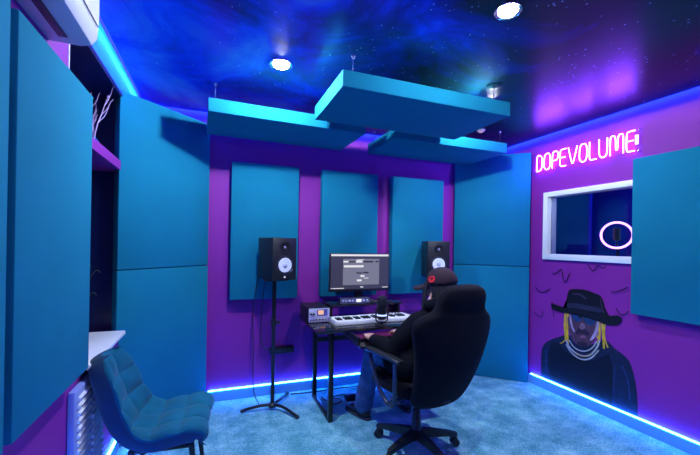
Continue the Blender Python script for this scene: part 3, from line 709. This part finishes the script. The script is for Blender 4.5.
# trunk, limbs, neck, head as one surface
limb(b, [pel, (pel+chest)/2, chest, neck-V((0, 0, .04))], [.11, .11, .11, .06])
limb(b, [shL, chest+V((-.07, 0, .02)), chest+V((.08, 0, .02)), shR], [.04, .07, .07, .04])
limb(b, [neck, neckt, hp(0, -.02, -.05)], [.055, .05, .052])
for a_, e_, w_ in ((shL, elL, wrL), (shR, elR, wrR)): limb(b, [a_, e_, w_], [.048, .036, .024])
for h_, k_, n_ in ((hipL, knL, anL), (hipR, knR, anR)):
    limb(b, [h_, k_, n_], [.085, .052, .036]); limb(b, [n_, n_+V((-.02, .04, -.05)), n_+V((-.05, .14, -.065))], [.035, .032, .024])
ball(b, hp(0, -.012, .022), (.076, .094, .088), HM); ball(b, hp(0, .035, -.035), (.055, .055, .068), HM); ball(b, hp(0, .06, -.083), (.026, .024, .02), HM)
limb(b, [hp(0, .088, .01), hp(0, .108, -.025)], [.010, .014]); ball(b, hp(0, .088, -.054), (.024, .012, .007), HM); ball(b, hp(0, .086, -.064), (.020, .012, .007), HM)
ball(b, hp(0, .078, .022), (.055, .016, .010), HM)
for s_ in (-1, 1): ball(b, hp(s_*.076, -.008, -.012), (.010, .020, .030), HM)
def hand(wr, fw, side, curl):
    """palm + four fingers + thumb, palm down; side=+1 when the thumb is on the +x side"""
    fw = V(fw).normalized(); sx_ = V((fw.y, -fw.x, 0)).normalized()*side; dn = V((0, 0, -1))
    base = V(wr)
    for k in range(4):
        o_ = sx_*(.030-.020*k); limb(b, [base+o_*.5+fw*.01, base+o_+fw*.075], [.016, .0125], 10)
        ln = (.040, .045, .042, .033)[k]
        p0 = base+o_+fw*.080; p1 = p0+fw*ln+V((0, 0, .006)); p2 = p1+fw*ln*.55+dn*(.016+curl); p3 = p2+fw*ln*.25+dn*.016
        limb(b, [p0, p1, p2, p3], [.0100, .0088, .0080, .0068], 8)
    q0 = base+sx_*.022+fw*.018; q1 = q0+sx_*.030+fw*.028+dn*.006; q2 = q1+sx_*.010+fw*.028+dn*.008
    limb(b, [q0, q1, q2], [.015, .0105, .0085], 8)
wrL2, wrR2 = wrL+V((0, .015, .0)), wrR+V((-.01, .01, 0))
hand(wrL2, (.18, 1, 0), 1, .0); hand(wrR2, (-.35, .95, 0), -1, .0)
obj('body', b, M['skin'], P, world=True, remesh=.0045, sm=3)
# eyes
ew = mat('eye_white', (.7, .7, .75), .2)
for s_ in (-1, 1): b = nb(); ball(b, hp(s_*.030, .079, .004), (.013, .008, .007), HM, 10); obj('eye', b, ew, P, world=True)
# hoodie
b = nb()
limb(b, [pel+V((0, 0, .02)), (pel+chest)/2, chest, neck-V((0, 0, .05))], [.15, .148, .145, .085])
limb(b, [shL+V((.02, 0, -.01)), chest+V((-.07, 0, .03)), chest+V((.08, 0, .03)), shR], [.068, .10, .10, .068])
limb(b, [shL, (shL+elL)/2+V((-.01, 0, 0)), elL, (elL*.5+wrL*.5)+V((0, 0, .005)), wrL-V((0, .02, 0))], [.070, .069, .067, .058, .042])
limb(b, [shR, (shR+elR)/2, elR, (elR+wrR)/2, wrR], [.078, .072, .066, .056, .042])
ball(b, pel+V((0, 0, -.02)), (.18, .16, .09)); ball(b, chest+V((0, -.02, -.10)), (.155, .135, .2))
limb(b, [neck+V((-.05, -.03, .01)), neck+V((0, -.07, .02)), neck+V((.06, -.03, .02)), neck+V((.03, .05, -.01))], [.042, .05, .042, .035])
for i in range(10):   # folds on the sleeve
    q = i/9; c_ = elL.lerp(wrL, q*.8); torus(b, c_, (wrL-elL)+V((random.uniform(-.1, .1), 0, random.uniform(-.1, .1))), .064-.02*q, .009, 18, 6)
for h_, k_ in ((hipL, knL), (hipR, knR)): limb(b, [h_, h_.lerp(k_, .28)], [.125, .112])
obj('hoodie', b, M['hoodie'], P, world=True, remesh=.007, sm=5)
b = nb()
for h_, k_, n_ in ((hipL, knL, anL), (hipR, knR, anR)):
    limb(b, [h_, h_.lerp(k_, .5), k_, k_.lerp(n_, .35), k_.lerp(n_, .7), n_+V((0, 0, .0))], [.095, .088, .078, .075, .072, .070])
    for q in (.72, .80, .9, .97): torus(b, k_.lerp(n_, q), (n_-k_)+V((random.uniform(-.1, .1), random.uniform(-.1, .1), 0)), .068, .010, 18, 6)
ball(b, pel+V((0, 0, -.02)), (.165, .145, .10))
obj('jeans', b, M['jeans'], P, world=True, remesh=.007, sm=4)
for n_, nm in ((anL, 'left'), (anR, 'right')):
    b = nb(); fw = V((-.35, .94, 0)).normalized() if nm == 'left' else V((.1, 1, 0)).normalized()
    c_ = V((n_.x, n_.y, 0))
    limb(b, [c_-fw*.03+V((0, 0, .05)), c_+V((0, 0, .075))], [.042, .045])
    limb(b, [c_-fw*.02+V((0, 0, .042)), c_+fw*.06+V((0, 0, .046)), c_+fw*.13+V((0, 0, .038)), c_+fw*.175+V((0, 0, .033))], [.040, .042, .038, .030])
    sh = obj('shoe', b, M['black'], P, world=True, remesh=.005, sm=4)
    b = nb(); q_ = math.atan2(fw.y, fw.x)
    loft(b, [sup(c_.x+fw.x*.065, c_.y+fw.y*.065, z, .145, .045, 28, 2.6, fw, (-fw.y, fw.x, 0)) for z in (.002, .018)]); obj('sole', b, mat('grey_sole', (.05, .05, .08), .6) , sh, world=True)
# hair: long dark locks
b = nb()
ball(b, hp(0, -.02, .03), (.083, .096, .088), HM)
lk = []
for i in range(34):
    a = R(-250+i*320/33); xx, yy = sin(a)*.080, cos(a)*.088-.018
    if yy > .02: continue
    z0 = .0 if yy < .03 else .02
    ln = random.uniform(.17, .25) if yy < -.03 else random.uniform(.13, .20)
    p0 = hp(xx, yy, .02); p1 = hp(xx*1.10, yy*1.06, -.05); p2 = p1+V((random.uniform(-.012, .012), random.uniform(-.01, .01), -ln*.5)); p3 = p2+V((random.uniform(-.012, .012), random.uniform(-.012, .012), -ln*.45))
    lk.append((p0, p1, p2, p3))
for (x, y_, z, l_) in ((-.070, .062, .02, .18), (.072, .055, .02, .17), (-.058, .078, .025, .15), (-.066, .07, .02, .20), (-.050, .084, .025, .17)):
    p0 = hp(x, y_, z); p1 = hp(x*1.12, y_*1.15, z-.06); lk.append((p0, p1, p1+V((-.006, .004, -l_*.5)), p1+V((-.010, .0, -l_))))
for q in lk: tube(b, chaikin(q, 2), .0085, 7)
obj('hair', b, M['hair'], P, world=True)
# cap
b = nb()
rings = []
for k in range(9):
    ph = k/8*pi/2; rr = cos(ph); zz = sin(ph)
    rings.append([hp(sin(2*pi*j/36)*.099*max(rr, .02), -.016+cos(2*pi*j/36)*.112*max(rr, .02), .016+zz*.108) for j in range(36)])
rings.insert(0, [hp(sin(2*pi*j/36)*.097, -.016+cos(2*pi*j/36)*.110, -.004) for j in range(36)])
loft(b, rings)
cap = obj('cap', b, M['cap'], P, world=True, sub=1)
b = nb(); top, bot = [], []
N_ = 12; inner, outer = [], []
for j in range(N_+1):
    a = R(-62+124*j/N_)
    inner.append((sin(a)*.092, -.016+cos(a)*.104, .020)); s_ = cos(R(-90+180*j/N_))
    outer.append((sin(a)*.092*1.02, -.016+cos(a)*.106+.112*s_**.6 if s_ > 0 else -.016+cos(a)*.106, .024-.022*s_-.075*(sin(a))**2*s_**.5 if s_ > 0 else .024))
vt = [[b.verts.new(hp(*V(i_).lerp(V(o_), q)+V((0, 0, 0)))) for q in (0, .35, .7, 1)] for i_, o_ in zip(inner, outer)]
vb = [[b.verts.new(hp(*(V(i_).lerp(V(o_), q)+V((0, 0, -.014))))) for q in (0, .35, .7, 1)] for i_, o_ in zip(inner, outer)]
for j in range(N_):
    for q in range(3):
        b.faces.new((vt[j][q], vt[j+1][q], vt[j+1][q+1], vt[j][q+1])); b.faces.new((vb[j][q], vb[j][q+1], vb[j+1][q+1], vb[j+1][q]))
    b.faces.new((vt[j][3], vt[j+1][3], vb[j+1][3], vb[j][3])); b.faces.new((vt[j][0], vb[j][0], vb[j+1][0], vt[j+1][0]))
for j in (0, N_):
    for q in range(3): b.faces.new((vt[j][q], vt[j][q+1], vb[j][q+1], vb[j][q]))
obj('brim', b, M['cap'], cap, world=True)
b = nb(); ax = (HM@V((-1, 0.0, .22))).normalized(); ec = hp(-.0925, .010, .046)
cyl(b, ec-ax*.006, ec+ax*.006, .025, .023, 24); em = obj('red_emblem', b, M['red'], cap, world=True)
b = nb(); fx = (HM@V((0, 1, 0))); 
for k in (-1, 0, 1): box(b, ec+ax*.0065+fx*k*.009, (.003, .003, .024), rot=HM)
box(b, ec+ax*.0065+V((0, 0, .011)), (.003, .022, .003), rot=HM)
obj('emblem_mark', b, mat('dark_red', (.12, .005, .01), .7), em, world=True)
b = nb(); tube(b, chaikin([hp(sin(R(a))*.0945, -.016+cos(R(a))*.1085, .022) for a in range(-60, 61, 15)], 1), .0025, 6)
obj('red_piping', b, M['red'], cap, world=True)

# ------------------------------------------------------------------ teal chair
T = thing('side_chair', 'teal velvet side chair with square tufting and black legs against the left wall', 'chair', (-.222, 2.135, -.0), R(-4))
# profile in (x forward, z up)
prof = chaikin([(.185, 0, .400), (.202, 0, .440), (.15, 0, .466), (.05, 0, .450), (-.06, 0, .426), (-.15, 0, .438), (-.205, 0, .52), (-.245, 0, .63), (-.280, 0, .745), (-.295, 0, .822)], 4)
def resample(p, n):
    d = [0]
    for a, c in zip(p, p[1:]): d.append(d[-1]+(c-a).length)
    out = []
    for i in range(n):
        s_ = d[-1]*i/(n-1); k = 0
        while k < len(d)-2 and d[k+1] < s_: k += 1
        q = (s_-d[k])/max(1e-9, d[k+1]-d[k]); out.append(p[k].lerp(p[k+1], q))
    return out, d[-1]
NV, NU = 110, 72
pr, plen = resample(prof, NV)
def sst(a, b_, x):
    x = min(1, max(0, (x-a)/(b_-a))); return x*x*(3-2*x)
def hwid(q):     # half width along the profile
    w_ = .225-.02*(1-sst(0, .10, q))-.030*sst(.35, .7, q)
    w_ -= .03*sst(.6, .95, q)
    if q > .80: w_ *= math.sqrt(max(0.0, 1-((q-.80)/.202)**2))*.62+.38
    return w_
nrms = []
for i in range(NV):
    a = pr[max(i-2, 0)]; c = pr[min(i+2, NV-1)]; tg = (c-a).normalized(); nrms.append(V((-tg.z, 0, tg.x))*-1)
for n_ in nrms: pass
if nrms[NV//3].z < 0: nrms = [-n_ for n_ in nrms]
def sheet(b, off, puff, dark=0, ws=1.0):
    rows = []
    for i, p in enumerate(pr):
        q = i/(NV-1); n_ = nrms[i]; row = []
        for j in range(NU+1):
            u = -1+2*j/NU; wing = abs(u)**2.6*(.014+.050*sst(.30, .52, q)*(1-.6*sst(.8, 1, q)))
            cu = abs(sin(pi*(u*.5*.98+.5)*3)); cv = abs(sin(pi*min(1, max(0, (q-.03)/.95))*6))
            d_ = off+wing+puff*(cu*cv)**.5
            ed = max(0, (abs(u)-.88)/.12); eq = max(0, (.03-q)/.03, (q-.965)/.035)
            d_ -= (ed**2+eq**2)*dark
            row.append(b.verts.new(p+V((0, u*hwid(q)*ws, 0))+n_*d_))
        rows.append(row)
    return rows
def closed(top, bot, ws=1.0):
    b = nb(); t_ = sheet(b, *top, ws=ws); r_ = sheet(b, *bot, ws=ws)
    for i in range(NV-1):
        for j in range(NU):
            b.faces.new((t_[i][j], t_[i+1][j], t_[i+1][j+1], t_[i][j+1])); b.faces.new((r_[i][j], r_[i][j+1], r_[i+1][j+1], r_[i+1][j]))
        b.faces.new((t_[i][0], r_[i][0], r_[i+1][0], t_[i+1][0])); b.faces.new((t_[i][NU], t_[i+1][NU], r_[i+1][NU], r_[i][NU]))
    for j in range(NU):
        b.faces.new((t_[0][j], t_[0][j+1], r_[0][j+1], r_[0][j])); b.faces.new((t_[NV-1][j], r_[NV-1][j], r_[NV-1][j+1], t_[NV-1][j+1]))
    return b
obj('cushion', closed((.012, .022, .014), (-.012, 0, -.004)), M['velvet'], T)
obj('outer_shell', closed((-.0125, 0, -.0035), (-.066, 0, -.046), 1.0), M['shell'], T)
b = nb(); bx(b, -.13, .14, -.15, .15, .355, .375, .004); obj('under_frame', b, M['blackmetal'], T)
for (x, y_) in ((.14, -.14), (.14, .14), (-.13, -.14), (-.13, .14)):
    b = nb(); k = 1.28; p0 = V((x, y_, .372)); p1 = V((x*k, y_*1.2, .0)); n_ = 4
    rr = [(.014, 0), (.013, .33), (.011, .66), (.009, 1)]
    loft(b, [sup(*(p0.lerp(p1, q)), r_, r_, 12, 4) for r_, q in rr]); obj('leg', b, M['blackmetal'], T)

# ------------------------------------------------------------------ world, camera, view
wd = bpy.data.worlds.new('world'); S.world = wd; wd.use_nodes = True
wd.node_tree.nodes['Background'].inputs[0].default_value = (.02, .05, .2, 1); wd.node_tree.nodes['Background'].inputs[1].default_value = .3
cd = bpy.data.cameras.new('camera'); cam = bpy.data.objects.new('camera', cd); C.objects.link(cam); S.camera = cam
cd.sensor_width = 36; cd.sensor_fit = 'HORIZONTAL'; cd.lens = 36*F_/700; cd.shift_y = (PY-227.5)/700; cd.clip_start = .02
cam.matrix_world = Matrix.Translation((0, 0, H_EYE)) @ Matrix.Rotation(-YAW, 4, 'Z') @ Matrix.Rotation(R(90), 4, 'X') @ Matrix.Rotation(RL, 4, 'Z')
S.view_settings.view_transform = 'Standard'; S.view_settings.look = 'None'; S.view_settings.gamma = 1
S.view_settings.use_curve_mapping = False; S.view_settings.exposure = 0
